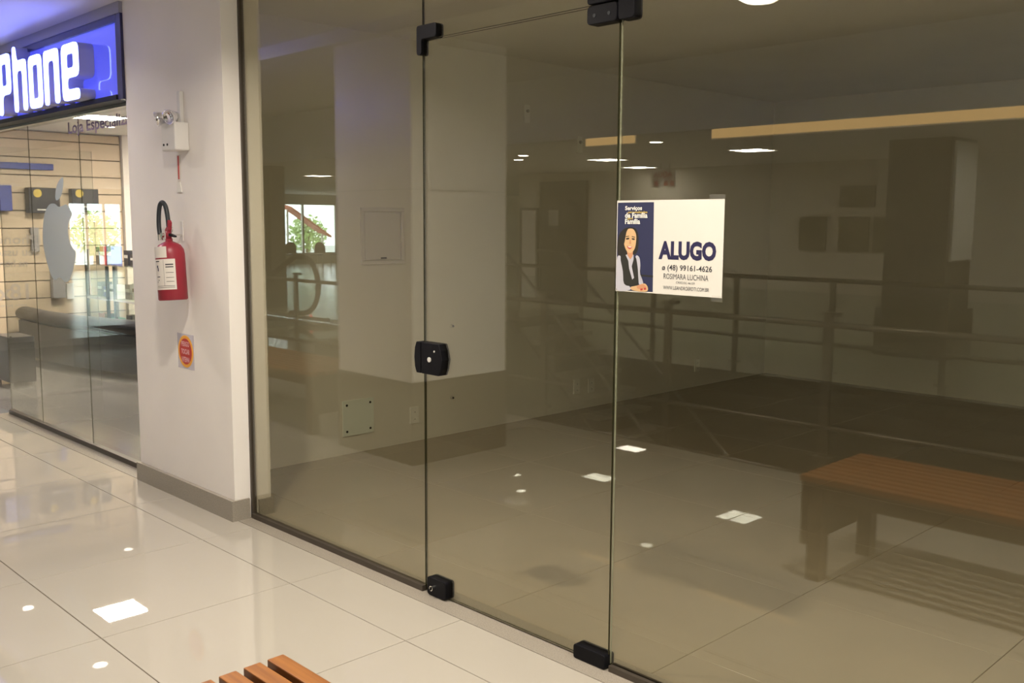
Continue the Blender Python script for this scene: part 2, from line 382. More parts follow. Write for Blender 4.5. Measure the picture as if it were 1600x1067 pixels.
struct('ground', B((-70, -30.1, -40, 10, -0.4, -0.3)), M_['asphalt'], 'pale paved ground outside the end windows', 'ground')

# ------------------------------------------------------------------ big glass front
GY0, GY1 = -0.004, 0.004
def pane_obj(name, x0, x1, z0, z1, parent, y0=GY0, y1=GY1, m='glass', bright=False):
    bm = B((x0, x1, y0, y1, z0, z1)); bm.faces.ensure_lookup_table()
    bmesh.ops.recalc_face_normals(bm, faces=bm.faces)
    for f in bm.faces:
        f.material_index = 0 if abs(f.normal.y) > 0.9 else 1
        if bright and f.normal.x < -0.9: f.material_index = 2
    return obj(name, bm, [M_[m], M_['glass_edge'], M_['glass_edge_bright']], parent)
w1 = thing('window_1', 'fixed glass pane left of the glass door, in a dark bronze channel', 'window', (-3.66, 0, 0), kind='structure')
pane_obj('pane', -4.345, -2.972, 0.022, 2.69, w1)
obj('frame', B((PX1, PX1 + 0.016, -0.012, 0.012, 0.0, 2.69)), M_['bronze'], w1)
obj('sill', B((PX1 + 0.016, -2.975, -0.018, 0.012, 0.0006, 0.024)), M_['bronze'], w1)
w2 = thing('window_2', 'glass transom pane above the glass door', 'window', (-2.48, 0, 2.19), kind='structure')
pane_obj('pane', -2.968, -2.000, 2.193, 2.69, w2)
w5 = thing('window_5', 'fixed glass pane right of the door carrying the rental poster', 'window', (-1.0, 0, 0), kind='structure')
pane_obj('pane', -1.992, 0.0, 0.022, 2.69, w5, bright=True)
pane_obj('pane', 0.006, 1.99, 0.022, 2.69, w5)
obj('sill', B((-1.985, 1.995, -0.020, 0.014, 0.0006, 0.022)), M_['bronze'], w5)
# door leaf
d1 = thing('door_1', 'frameless glass door leaf with black patch fittings', 'door', (-2.48, 0, 0.0), kind='structure')
pane_obj('leaf', -2.966, -2.001, 0.010, 2.186, d1)
def fitting(name, outl, y0, y1, m, parent, bev=0.003):
    return obj(name, prism(outl, y0, y1), m, parent, bevel=bev)
# latch lock in two halves
lk = [(-2.972, 0.905), (-2.972, 1.03), (-3.000, 1.03), (-3.010, 1.005), (-3.014, 0.968), (-3.010, 0.93), (-3.000, 0.905)]
fitting('latch_plate', lk[::-1], -0.022, 0.022, M_['black'], w1)
lk = [(-2.966, 0.905), (-2.862, 0.905), (-2.850, 0.93), (-2.842, 0.968), (-2.850, 1.005), (-2.862, 1.03), (-2.966, 1.03)]
lo = fitting('lock_case', lk, -0.024, 0.024, M_['black'], d1)
obj('lock_cylinder', cyl((-2.915, -0.0235, 0.965), (-2.915, -0.027, 0.965), 0.010), M_['grey_plastic'], lo)
obj('thumb_screw', cyl((-2.885, -0.0235, 1.0), (-2.885, -0.026, 1.0), 0.004, n=10), M_['grey_plastic'], lo)
# top left corner connector (L shape) on the fixed pane and transom
cl = [(-2.990, 2.135), (-2.962, 2.135), (-2.962, 2.192), (-2.874, 2.192), (-2.874, 2.245), (-2.990, 2.245)]
fitting('corner_connector', round_corners(cl, 0.012), -0.020, 0.020, M_['black'], w1)
# top right pivot hinge
fitting('hinge_plate', round_corners([(-2.122, 2.128), (-1.998, 2.128), (-1.998, 2.187), (-2.122, 2.187)], 0.016), -0.022, 0.022, M_['black'], d1)
fitting('hinge_plate', round_corners([(-2.122, 2.191), (-1.998, 2.191), (-1.998, 2.26), (-2.122, 2.26)], 0.012), -0.022, 0.022, M_['black'], w2)
fitting('hinge_plate', round_corners([(-1.994, 2.128), (-1.930, 2.128), (-1.930, 2.26), (-1.994, 2.26)], 0.014), -0.022, 0.022, M_['black'], w5)
for x in (-2.09, -2.03): obj('screw', cyl((x, -0.022, 2.155), (x, -0.0235, 2.155), 0.006, n=12), M_['rubber'], d1)
# floor lock with key and floor pivot
fl = fitting('floor_lock', round_corners([(-2.938, 0.004), (-2.822, 0.004), (-2.822, 0.078), (-2.938, 0.078)], 0.014), -0.024, 0.024, M_['black'], d1)
obj('lock_cylinder', cyl((-2.892, -0.0235, 0.042), (-2.892, -0.042, 0.042), 0.0105), M_['chrome'], fl)
obj('key', B((-2.895, -2.889, -0.046, -0.042, 0.036, 0.048)), M_['black'], fl)
fitting('floor_pivot', round_corners([(-2.140, 0.002), (-1.998, 0.002), (-1.998, 0.052), (-2.140, 0.052)], 0.010), -0.026, 0.026, M_['black'], d1)
# ------------------------------------------------------------------ fittings on the room's left wall
XW = -5.15
def on_left_wall(name, label, cat, y0, y1, z0, z1, dep, m, group=None):
    t = thing(name, label, cat, (XW, (y0 + y1) / 2, z0), group)
    p = obj('plate', B((XW + 0.0005, XW + dep, y0, y1, z0, z1)), m, t, bevel=0.003)
    return t, p
t = thing('electrical_panel', 'white flush electrical panel with door high on the empty shop wall', 'electrical panel', (XW, 1.43, 1.23))
obj('frame', B((XW + 0.0005, XW + 0.016, 1.255, 1.603, 1.228, 1.252), (XW + 0.0005, XW + 0.016, 1.255, 1.603, 1.57, 1.594), (XW + 0.0005, XW + 0.016, 1.255, 1.279, 1.252, 1.57), (XW + 0.0005, XW + 0.016, 1.579, 1.603, 1.252, 1.57)), M_['white_plastic'], t, bevel=0.003)
dr = obj('door', B((XW + 0.0005, XW + 0.010, 1.285, 1.573, 1.258, 1.564)), M_['white_plastic'], t, bevel=0.003)
obj('latch', B((XW + 0.010, XW + 0.020, 1.41, 1.45, 1.262, 1.272)), M_['black'], dr)
t = thing('blank_cover_plate', 'square white cover plate with four corner screws low on wall', 'cover plate', (XW, 1.22, 0.12))
p = obj('plate', B((XW + 0.0005, XW + 0.008, 1.095, 1.340, 0.12, 0.353)), M_['cover_plate'], t, bevel=0.002)
for y in (1.125, 1.31):
    for z in (0.15, 0.323): obj('screw', cyl((XW + 0.007, y, z), (XW + 0.011, y, z), 0.008, n=10), M_['black'], t)
def socket(label, yc, zc, group=None):
    t = thing('wall_socket', label, 'socket', (XW, yc, zc - 0.06), group)
    p = obj('plate', B((XW + 0.0005, XW + 0.010, yc - 0.038, yc + 0.038, zc - 0.058, zc + 0.058)), M_['socket_white'], t, bevel=0.003)
    for dz in (-0.028, 0.022):
        m_ = obj('outlet', B((XW + 0.010, XW + 0.013, yc - 0.020, yc + 0.020, zc + dz - 0.014, zc + dz + 0.014)), M_['socket_white'], t, bevel=0.002)
        obj('pin_hole', B((XW + 0.0125, XW + 0.0135, yc - 0.003, yc + 0.003, zc + dz - 0.003, zc + dz + 0.003)), M_['black'], m_)
    return t
socket('double wall socket low on the wall just left of the door edge', 1.683, 0.185)
socket('double wall socket, first of the close pair near the wall middle', 3.355, 0.19)
socket('double wall socket, second of the close pair near the wall middle', 3.535, 0.18)
socket('lone double wall socket nearest the far corner of the room', 5.03, 0.20)
def hole(label, y, z):
    t = thing('wall_stud', label, 'wall stud', (XW, y, z - 0.01))
    obj('stud', cyl((XW + 0.0005, y, z), (XW + 0.02, y, z), 0.012, n=12), M_['grey_plastic'], t)
    obj('cap', cyl((XW + 0.0202, y, z), (XW + 0.024, y, z), 0.007, n=12), M_['black'], t)
hole('small metal stud on the wall seen just right of the door lock', 2.024, 0.777)
hole('small metal stud on the wall near the floor below the other stud', 2.023, 0.265)
for y, z, l in ((2.76, 2.30, 'small white wall bracket high up, nearer the glass'), (3.35, 2.11, 'small white wall bracket high up, second and lower')):
    t = thing('wall_bracket', l, 'bracket', (XW, y, z - 0.06))
    obj('plate', B((XW + 0.0005, XW + 0.012, y - 0.03, y + 0.03, z - 0.065, z + 0.065)), M_['socket_white'], t, bevel=0.003)
    obj('knob', cyl((XW + 0.012, y, z + 0.02), (XW + 0.024, y, z + 0.02), 0.012, n=14), M_['grey_plastic'], t)
# ------------------------------------------------------------------ things on the white pier
YW = PY0
# emergency light
t = thing('emergency_light', 'white twin-head emergency light unit on the pier above extinguisher', 'emergency light', (-4.79, YW, 1.85))
bx = obj('housing', B((-4.87, -4.715, YW - 0.078, YW - 0.0005, 1.855, 1.995)), M_['white_plastic'], t, bevel=0.008, seg=3)
obj('bracket', B((-4.80, -4.765, YW - 0.022, YW - 0.0005, 1.995, 2.155)), M_['white_plastic'], t, bevel=0.004)
for x, a in ((-4.855, -0.5), (-4.755, 0.35)):
    hd = lathe([(0, 0), (0.018, 0), (0.036, 0.045), (0.038, 0.06), (0.034, 0.062), (0.03, 0.056), (0, 0.05)], (0, 0, 0))
    bmesh.ops.transform(hd, matrix=Matrix.Translation((x, YW - 0.045, 2.03)) @ Matrix.Rotation(a, 4, 'Z') @ Matrix.Rotation(math.radians(105), 4, 'X'), verts=hd.verts)
    h_ = obj('lamp_head', hd, M_['silver'], t, smooth=True)
    obj('swivel', cyl((x, YW - 0.04, 1.992), (x, YW - 0.04, 2.018), 0.009, n=12), M_['grey_plastic'], h_)
for x in (-4.84, -4.80): obj('indicator', cyl((x, YW - 0.078, 1.885), (x, YW - 0.081, 1.885), 0.006, n=10), M_['black'], t)
# warning strip hanging below
t = thing('hanging_seal_tag', 'narrow clear tag with red stripe below the emergency light', 'tag', (-4.84, YW, 1.65))
obj('strip', prism([(-4.858, 1.70), (-4.828, 1.70), (-4.822, 1.84), (-4.862, 1.84)], YW - 0.003, YW - 0.0005), M_['label_white'], t)
obj('red_band', prism([(-4.849, 1.715), (-4.836, 1.715), (-4.834, 1.835), (-4.851, 1.835)], YW - 0.0042, YW - 0.003), M_['red_print'], t)
obj('tail', prism([(-4.872, 1.648), (-4.812, 1.648), (-4.828, 1.70), (-4.858, 1.70)], YW - 0.006, YW - 0.001), M_['print_white'], t)
# fire extinguisher, slightly tilted on its hook
EX, EY = -4.795, YW - 0.092
fe = thing('fire_extinguisher', 'red fire extinguisher with white labels hanging on the white pier', 'fire extinguisher', (EX, EY, 1.09))
TILT = Matrix.Translation((EX, EY, 1.42)) @ Matrix.Rotation(math.radians(-4.5), 4, 'Y') @ Matrix.Translation((-EX, -EY, -1.42))
def fx(bm): bmesh.ops.transform(bm, matrix=TILT, verts=bm.verts); return bm
R_ = 0.073
obj('cylinder', fx(lathe([(0, 0), (R_ - 0.006, 0), (R_, 0.006), (R_, 0.235), (R_ * 0.95, 0.26), (R_ * 0.75, 0.283), (R_ * 0.4, 0.297), (0.018, 0.302), (0.018, 0.315), (0, 0.315)], (EX, EY, 1.095), 40)), M_['red'], fe, smooth=True)
v_ = obj('valve', fx(cyl((EX, EY, 1.408), (EX, EY, 1.448), 0.015)), M_['red'], fe, smooth=True)
obj('carry_handle', fx(prism([(EX - 0.02, 1.44), (EX + 0.006, 1.437), (EX + 0.022, 1.455), (EX + 0.030, 1.49), (EX + 0.018, 1.505), (EX + 0.008, 1.475), (EX - 0.02, 1.458)], EY - 0.010, EY + 0.010)), M_['red'], v_, bevel=0.003)
obj('squeeze_lever', fx(prism([(EX + 0.0, 1.425), (EX + 0.075, 1.412), (EX + 0.076, 1.420), (EX + 0.02, 1.436), (EX + 0.0, 1.436)], EY - 0.007, EY + 0.007)), M_['black'], v_)
obj('safety_pin', fx(tube([(EX + 0.03 + 0.02 * math.cos(a), EY, 1.455 + 0.014 * math.sin(a)) for a in [2 * PI * k / 14 for k in range(14)]], 0.0018, 6, closed=True)), M_['chrome'], v_)
obj('gauge', fx(cyl((EX - 0.02, EY - 0.018, 1.43), (EX - 0.02, EY - 0.03, 1.43), 0.013)), M_['chrome'], v_)
hp = [(EX + 0.008, EY, 1.47), (EX + 0.002, EY, 1.53), (EX - 0.012, EY, 1.575), (EX - 0.035, EY - 0.004, 1.598), (EX - 0.058, EY - 0.008, 1.585), (EX - 0.072, EY - 0.01, 1.545), (EX - 0.078, EY - 0.012, 1.49), (EX - 0.070, EY - 0.014, 1.44), (EX - 0.060, EY - 0.012, 1.41)]
hs = [tuple(Vector(hp[0]))]
for i in range(len(hp) - 1):
    p0, p1, p2, p3 = (Vector(hp[max(0, min(len(hp) - 1, i + j))]) for j in (-1, 0, 1, 2))
    for s in (0.25, 0.5, 0.75, 1.0):
        hs.append(tuple(0.5 * ((2 * p1) + (p2 - p0) * s + (2 * p0 - 5 * p1 + 4 * p2 - p3) * s * s + (3 * p1 - p0 - 3 * p2 + p3) * s ** 3)))
ho = obj('hose', fx(tube(hs, 0.0115, 12)), M_['rubber'], fe, smooth=True)
obj('nozzle_clip', fx(cyl((EX - 0.060, EY - 0.012, 1.405), (EX - 0.062, EY - 0.012, 1.435), 0.016)), M_['chrome'], ho)
def wrap_label(a0, a1, z0, z1, m, name, r=R_ + 0.0008, par=None):
    bm = bmesh.new(); n = 12; A = []; C = []
    for k in range(n + 1):
        a = math.radians(a0 + (a1 - a0) * k / n); x, y = EX + r * math.cos(a), EY + r * math.sin(a)
        A.append(bm.verts.new((x, y, z0))); C.append(bm.verts.new((x, y, z1)))
    for k in range(n): bm.faces.new((A[k], A[k + 1], C[k + 1], C[k]))
    return obj(name, fx(bm), m, par or fe, smooth=True)
# camera sees the cylinder from about angle -25 deg (towards +x, -y)
wrap_label(-110, -38, 1.312, 1.368, M_['label_white'], 'inspection_label')
l2 = wrap_label(-106, -8, 1.150, 1.305, M_['label_white'], 'instruction_label')
for (a0, a1, z0, z1, m) in ((-46, -16, 1.274, 1.280, 'ink'), (-46, -16, 1.262, 1.267, 'ink'), (-96, -72, 1.292, 1.297, 'ink'), (-88, -80, 1.262, 1.274, 'navy'), (-84, -78, 1.245, 1.262, 'navy'), (-90, -72, 1.214, 1.218, 'ink'), (-90, -14, 1.168, 1.170, 'ink'), (-90, -14, 1.160, 1.162, 'ink'), (-54, -53, 1.170, 1.300, 'ink'), (-82, -78, 1.196, 1.202, 'ink'), (-90, -86, 1.188, 1.193, 'ink'), (-46, -16, 1.235, 1.237, 'ink'), (-46, -16, 1.21, 1.212, 'ink'), (-46, -16, 1.19, 1.192, 'ink')):
    wrap_label(a0, a1, z0, z1, M_[m], 'print', R_ + 0.0014, l2)
t = thing('wall_hook', 'white wall hook plate that carries the extinguisher', 'hook', (-4.83, YW, 1.40))
obj('plate', B((-4.845, -4.815, YW - 0.006, YW - 0.0005, 1.395, 1.50)), M_['white_plastic'], t, bevel=0.002)
obj('arm', B((-4.838, -4.822, YW - 0.05, YW - 0.006, 1.425, 1.433)), M_['chrome'], t)
# round warning sticker
t = thing('warning_sticker', 'round red and orange warning sticker below the extinguisher', 'sticker', (-4.838, YW, 0.71))
CXs, CZs = -4.838, 0.815
obj('film', prism([(CXs - 0.093, CZs - 0.093), (CXs + 0.093, CZs - 0.093), (CXs + 0.093, CZs + 0.093), (CXs - 0.093, CZs + 0.093)], YW - 0.0015, YW - 0.0005), M_['clear_film'], t)
circ = lambda r: [(CXs + r * math.cos(2 * PI * k / 40), CZs + r * math.sin(2 * PI * k / 40)) for k in range(40)]
obj('orange_ring', prism(circ(0.086), YW - 0.0023, YW - 0.0016), M_['orange_print'], t)
obj('red_disc', prism(circ(0.069), YW - 0.0031, YW - 0.0024), M_['red_print'], t)
for s, z, hw in (('PERIGO', 0.845, 0.044), ('TOCAR', 0.804, 0.047), ('INTERNA', 0.762, 0.045)):
    text('lettering', s, CXs - hw, CXs + hw, z - 0.004, z + 0.024, YW - 0.0034, M_['pink_print'], t, bold=0.03)

# ------------------------------------------------------------------ rental poster on the glass
PXL, PXR, PZB, PZT = -1.995, -1.594, 1.2845, 1.5725
PYF = -0.0065
po = thing('rental_poster', 'white and navy rental poster reading ALUGO taped on the glass', 'poster', ((PXL + PXR) / 2, PYF, PZB))
obj('paper', B((PXL, PXR, PYF - 0.0004, PYF + 0.0009, PZB, PZT)), M_['paper'], po)
def U(zx, zy):                                                       # artwork grid -> poster plane
    v = (zy - 130) / 815.0
    xl, xr = 150 - 25 * v, 1090 - 45 * v
    u = (zx - xl) / (xr - xl); vv = (zy - 130) / (782 + 68 * u)
    return (PXL + u * (PXR - PXL), PZT - vv * (PZT - PZB))
def art(name, pts, lay, m, sm=0, par=po):
    q = [U(*p) for p in pts]
    if sm: q = smooth_loop(q, sm)
    me_bm = flat(q, PYF - 0.0006 - 0.00012 * lay)
    bmesh.ops.triangulate(me_bm, faces=me_bm.faces)
    return obj(name, me_bm, M_[m], par)
bp_ = art('navy_panel', [(157, 148), (492, 148), (468, 926), (132, 905)], 0, 'navy_panel')
art('navy_stripe', [(335, 770), (474, 782), (473, 798), (335, 786)], 1, 'vest', par=bp_)
art('hair', [(205, 380), (260, 362), (320, 372), (345, 430), (345, 520), (330, 580), (285, 620), (250, 700), (190, 690), (158, 620), (148, 520), (165, 430)], 2, 'hair', 4, bp_)
art('sleeve', [(148, 615), (185, 620), (200, 700), (205, 800), (255, 870), (262, 905), (140, 905), (133, 760)], 3, 'shirt', 3, bp_)
art('sleeve', [(318, 615), (352, 622), (362, 700), (358, 760), (385, 850), (350, 862), (325, 760)], 3, 'shirt', 3, bp_)
art('vest', [(178, 612), (240, 610), (285, 650), (318, 618), (335, 700), (340, 780), (338, 862), (270, 872), (208, 850), (198, 740)], 4, 'vest', 3, bp_)
art('collar', [(226, 600), (262, 590), (300, 600), (300, 640), (282, 700), (302, 800), (285, 815), (258, 720), (250, 650)], 5, 'shirt', 0, bp_)
art('neck', [(238, 560), (295, 570), (292, 610), (270, 640), (245, 605)], 6, 'skin_dark', 0, bp_)
art('face', [(255, 375), (300, 378), (325, 420), (326, 480), (312, 545), (280, 582), (245, 575), (220, 530), (212, 480), (225, 410)], 7, 'skin', 4, bp_)
art('hair_fringe', [(255, 368), (238, 400), (226, 450), (215, 500), (200, 500), (200, 420), (225, 375)], 8, 'hair', 3, bp_)
art('eye', [(232, 455), (262, 450), (262, 464), (234, 468)], 8, 'hair', 0, bp_)
art('eye', [(286, 455), (314, 458), (312, 472), (288, 468)], 8, 'hair', 0, bp_)
art('brow', [(230, 438), (262, 434), (262, 440), (230, 445)], 8, 'hair', 0, bp_)
art('brow', [(286, 438), (318, 444), (317, 450), (286, 445)], 8, 'hair', 0, bp_)
art('nose', [(266, 470), (276, 470), (280, 505), (262, 505)], 8, 'skin_dark', 0, bp_)
art('mouth', [(240, 520), (262, 528), (292, 528), (280, 545), (262, 550), (247, 540)], 8, 'lip', 0, bp_)
art('teeth', [(247, 525), (288, 531), (276, 537), (258, 536)], 9, 'print_white', 0, bp_)
art('hand', [(270, 880), (330, 868), (395, 850), (425, 880), (420, 918), (350, 920), (280, 905)], 9, 'skin', 3, bp_)
art('hand', [(330, 870), (385, 858), (415, 885), (380, 900), (335, 895)], 10, 'skin_dark', 3, bp_)
art('nail', [(358, 896), (380, 892), (382, 908), (360, 912)], 11, 'lip', 0, bp_)
art('nail', [(392, 888), (412, 888), (412, 906), (392, 906)], 11, 'lip', 0, bp_)
def ptext(s, zx0, zx1, zy0, zy1, m, bold=0.0, lay=1, par=None):
    mx_ = (zx0 + zx1) / 2; a = (U(zx0, zy1)[0], U(mx_, zy1)[1]); b = (U(zx1, zy0)[0], U(mx_, zy0)[1])
    text('lettering', s, a[0], b[0], a[1], b[1], PYF - 0.0008 - 0.0002 * lay, M_[m], par or po, bold)
ptext('Serviços', 226, 385, 178, 222, 'print_white', 0.03, 3, bp_)
ptext('personalizados', 255, 432, 222, 246, 'print_yellow', 0.02, 2, bp_)
ptext('de Família', 224, 434, 236, 282, 'print_white', 0.03, 4, bp_)
ptext('para', 250, 298, 280, 300, 'print_yellow', 0.02, 2, bp_)
ptext('Família', 224, 366, 288, 334, 'print_white', 0.03, 4, bp_)
ptext('ALUGO', 524, 1016, 488, 652, 'navy', 0.05)
ptext('ø (48) 99161-4626', 552, 976, 696, 760, 'ink', 0.012)
ptext('ROSIMARA LUCHINA', 566, 944, 774, 822, 'ink', 0.0)
ptext('CRECI/SC 46159', 672, 830, 840, 858, 'ink')
ptext('WWW.LEANDROERDTI.COM.BR', 560, 946, 882, 914, 'ink', 0.0)
for q in ((1040, 84, 1086, 128), (988, 990, 1052, 1020)):
    pass
obj('tape', prism([(PXR - 0.052, PZT - 0.004), (PXR + 0.002, PZT - 0.004), (PXR + 0.002, PZT + 0.014), (PXR - 0.052, PZT + 0.014)], PYF - 0.0012, PYF - 0.0007), M_['tape'], po)
obj('tape', prism([(PXR - 0.035, PZB - 0.012), (PXR + 0.002, PZB - 0.012), (PXR + 0.002, PZB + 0.006), (PXR - 0.035, PZB + 0.006)], PYF - 0.0012, PYF - 0.0007), M_['tape'], po)

# ------------------------------------------------------------------ slatted wooden benches in the corridor
def make_bench():
    L, D, H = 2.05, 0.555, 0.452
    t = thing('slatted_bench', 'orange-brown slatted wooden bench whose slat ends stick into the view', 'bench', (-2.0, -1.80, 0))
    x0, y0 = -2.0, -1.80
    n = 9; pitch = 0.0635; sw = 0.045
    for k in range(n):
        y = y0 + D - 0.002 - k * pitch
        obj('slat', B((x0, x0 + L, y - sw, y, H - 0.028, H)), M_['wood'], t, bevel=0.003)
    for x in (x0 + 0.006, x0 + L - 0.036):
        obj('end_panel', B((x, x + 0.030, y0 + 0.02, y0 + D - 0.01, 0.15, H - 0.0285)), M_['dark_wood'], t, bevel=0.002)
    for x in (x0 + 0.038, x0 + L - 0.103):
        for y in (y0 + 0.02, y0 + D - 0.075):
            obj('leg', B((x, x + 0.065, y, y + 0.065, 0, H - 0.0285)), M_['dark_wood'], t, bevel=0.003)
    for y in (y0 + 0.022, y0 + D - 0.034):
        obj('rail', B((x0 + 0.104, x0 + L - 0.104, y, y + 0.022, H - 0.10, H - 0.029)), M_['dark_wood'], t, bevel=0.002)
    return t
b1 = make_bench()
b2 = copy_tree(b1); b2.location = (-7.8, -1.82, 0)
b2['label'] = 'slatted wooden bench further along the corridor beyond the square column'
b1['group'] = b2['group'] = 'slatted wooden benches along the corridor'
# ------------------------------------------------------------------ corridor column
def column(name, x0, x1, y0, y1, z1, mu, md, dz, label, off=0.006):
    t = thing(name, label, 'column', ((x0 + x1) / 2, (y0 + y1) / 2, 0), kind='structure')
    obj('shaft', B((x0, x1, y0, y1, dz, z1)), mu, t)
    obj('dado', B((x0 - off, x1 + off, y0 - off, y1 + off, 0.0005, dz)), md, t)
    return t
c = column('pillar', -5.40, -4.615, -2.04, -1.25, 2.62, M_['satin_wall'], M_['dark_granite'], 0.52, 'white square corridor pillar with brown stone base between two benches')
obj('seam', B((-5.403, -4.612, -2.043, -1.247, 1.695, 1.700)), M_['grey_plastic'], c)
column('pillar', -5.01, -4.30, -9.2, -8.5, 2.46, M_['column_dark'], M_['dark_granite'], 0.55, 'dark brown square pillar across the atrium with stone base', 0.05)
column('pillar', -15.35, -15.05, -6.75, -6.45, 2.46, M_['column_dark'], M_['dark_granite'], 0.55, 'dark pillar beyond the escalator')
t = thing('pillar_sheen_board', 'pale board standing in for reflected light on the side of the dark pillar across the atrium', 'panel', (-4.24, -8.85, 1.1))  # added board; its pale colour paints the reflected light on the pillar's side face
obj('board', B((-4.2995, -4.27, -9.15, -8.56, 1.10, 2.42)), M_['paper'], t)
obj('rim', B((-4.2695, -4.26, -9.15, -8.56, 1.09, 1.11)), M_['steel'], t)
# ------------------------------------------------------------------ railings of the atrium
def railing(name, label, y, posts, z_hand, r_hand, low, xa, xb):
    t = thing(name, label, 'railing', ((xa + xb) / 2, y, 0))
    for x in posts:
        p = obj('post', B((x - 0.028, x + 0.028, y - 0.012, y + 0.012, 0.006, 0.97)), M_['rail_metal'], t, bevel=0.003)
        obj('cap', B((x - 0.04, x + 0.075, y - 0.02, y + 0.02, 0.97, 0.99)), M_['rail_metal'], p)
        obj('foot', B((x - 0.06, x + 0.06, y - 0.03, y + 0.03, 0.10, 0.125)), M_['rail_metal'], p)
    obj('handrail', cyl((xa, y, z_hand), (xb, y, z_hand), r_hand, n=14), M_['rail_metal'], t, smooth=True)
    if low: obj('lower_rail', cyl((xa, y, low), (xb, y, low), r_hand * 0.9, n=12), M_['rail_metal'], t, smooth=True)
    ps = sorted(posts)
    for a, b in zip(ps, ps[1:]):
        obj('glass_panel', B((a + 0.04, b - 0.04, y - 0.004, y + 0.004, 0.12, 0.86)), M_['rail_glass'], t)
    return t
railing('balcony_railing', 'glass and steel railing along the near edge of the atrium', -2.87, [-2.74 - 1.155 * k for k in range(-3, 8)], 0.915, 0.018, 0.30, -11.5, 1.4)
railing('balcony_railing', 'glass and steel railing along the far edge of the atrium', -6.08, [-4.37 - 1.045 * k for k in range(-3, 8)], 0.98, 0.022, 0.38, -12.0, 0.0)
# ------------------------------------------------------------------ staircase in the atrium
st = thing('atrium_staircase', 'open staircase with handrail rising through the atrium', 'staircase', (-6.0, -4.9, -3.6))
N = 15
for k in range(N):
    z = 0.55 - 0.175 * k; x = -7.1 + 0.20 * k
    obj('step', B((x, x + 0.24, -5.3, -4.5, z - 0.04, z)), M_['stair'], st)
for y in (-5.34, -4.5):
    obj('stringer', prism([(-7.3, 0.50), (-7.0, 0.50), (-7.1 + 0.2 * N, 0.5 - 0.175 * N), (-7.1 + 0.2 * N, 0.28 - 0.175 * N), (-7.3, 0.2)], y, y + 0.04), M_['far_dark'], st)
    obj('handrail', tube([(-7.5, y + 0.02, 1.2), (-7.1, y + 0.02, 1.18), (-7.1 + 0.2 * N, y + 0.02, 1.18 - 0.175 * N)], 0.018, 8), M_['stair'], st)
obj('landing', B((-8.4, -7.1, -5.34, -4.46, 0.42, 0.51)), M_['stair'], st)
for x in (-8.3, -7.2): obj('landing_post', B((x, x + 0.1, -5.3, -5.2, -3.6, 0.42)), M_['far_dark'], st)
# ------------------------------------------------------------------ escalator
es_ = thing('escalator', 'escalator with glass sides and black rounded handrails', 'escalator', (-12.5, -4.9, -0.2))
for y in (-4.5, -5.5):
    pts = [(-13.95, y, 0.45)]
    pts += [(-12.75, y, 0.98)]
    for k in range(13):
        a = math.radians(90 - 15 * k); pts.append((-12.55 + 0.42 * math.cos(a), y, 0.56 + 0.42 * math.sin(a)))
    pts.append((-12.9, y, 0.12))
    obj('handrail', tube(pts, 0.04, 10), M_['rubber'], es_, smooth=True)
    gl = [(x, z) for x, _, z in pts]
    obj('glass_side', prism([(-13.95, 0.0), (-12.9, 0.1)] + [(x - 0.02 if x > -12.5 else x, z) for x, z in gl[2:-1]][::-1] + [(-13.95, 0.42)], y - 0.005, y + 0.005), M_['rail_glass'], es_)
    for z in (0.10,): obj('red_lamp', B((-12.3, -12.24, y + 0.045, y + 0.055, z, z + 0.04)), emit('red_marker', (1, 0.15, 0.12), 2.0), es_)
obj('comb_plate', B((-12.9, -12.0, -5.45, -4.55, -0.05, 0.02)), M_['steel'], es_)
for k in range(6): obj('step', B((-13.98 + 0.17 * k, -13.82 + 0.17 * k, -5.42, -4.58, -0.20 + 0.025 * k, -0.16 + 0.03 * k)), M_['steel'], es_)
for y in (-5.6, -4.5): obj('skirt', B((-13.98, -12.0, y, y + 0.1, -0.35, 0.10)), M_['steel'], es_)
struct('trim_5', B((-12.0, -10.4, -6.02, -4.3, -0.35, 0.0), (-14, -12.0, -6.02, -5.62, -0.35, 0.0)), M_['tile'], 'landing platform in front of the escalator', 'landing')
# ------------------------------------------------------------------ far shop fronts
def far_front(name, label, x0, x1, z0, z1, m=M_['far_dark'], extra=None, cat='shop front'):
    t = thing(name, label, cat, ((x0 + x1) / 2, -11.5, z0))
    obj('panel', B((x0, x1, -11.5, -11.44, z0, z1)), m, t)
    f = 0.05
    obj('frame', B((x0 - f, x0, -11.5, -11.42, z0, z1 + f), (x1, x1 + f, -11.5, -11.42, z0, z1 + f), (x0, x1, -11.5, -11.42, z1, z1 + f)), M_['bronze'], t)
    return t
t = far_front('dark_shopfront', 'tall dark shop front across the atrium with a small white notice', -13.3, -12.2, 0.0, 2.25)
obj('notice', B((-13.1, -12.85, -11.44, -11.42, 1.45, 1.75)), M_['paper'], t)
far_front('lit_doorway', 'pale doorway beside the tall dark shop front', -13.85, -13.45, 0.0, 1.75, M_['wall'])
far_front('dark_shopfront', 'wide brown shop front beyond the dark pillar', -3.6, -1.5, 0.0, 2.1)
for i, (a, b, lo_, hi, l) in enumerate(((-7.75, -7.30, 1.10, 1.62, 'olive wall panel across the atrium, leftmost of the three'), (-7.10, -6.62, 1.10, 1.62, 'olive wall panel across the atrium, middle of the lower row'),
                                        (-6.55, -6.12, 1.10, 1.62, 'olive wall panel across the atrium, beside the dark pillar'), (-7.10, -6.55, 1.76, 2.08, 'olive wall panel across the atrium, single upper one'))):
    t = thing('wall_panel', l, 'panel', ((a + b) / 2, -11.5, lo_), group='olive panels on the far wall')
    obj('board', B((a, b, -11.5, -11.47, lo_, hi)), M_['far_panel'], t)
    obj('rim', B((a, b, -11.47, -11.465, hi - 0.02, hi)), M_['dark_wood'], t)
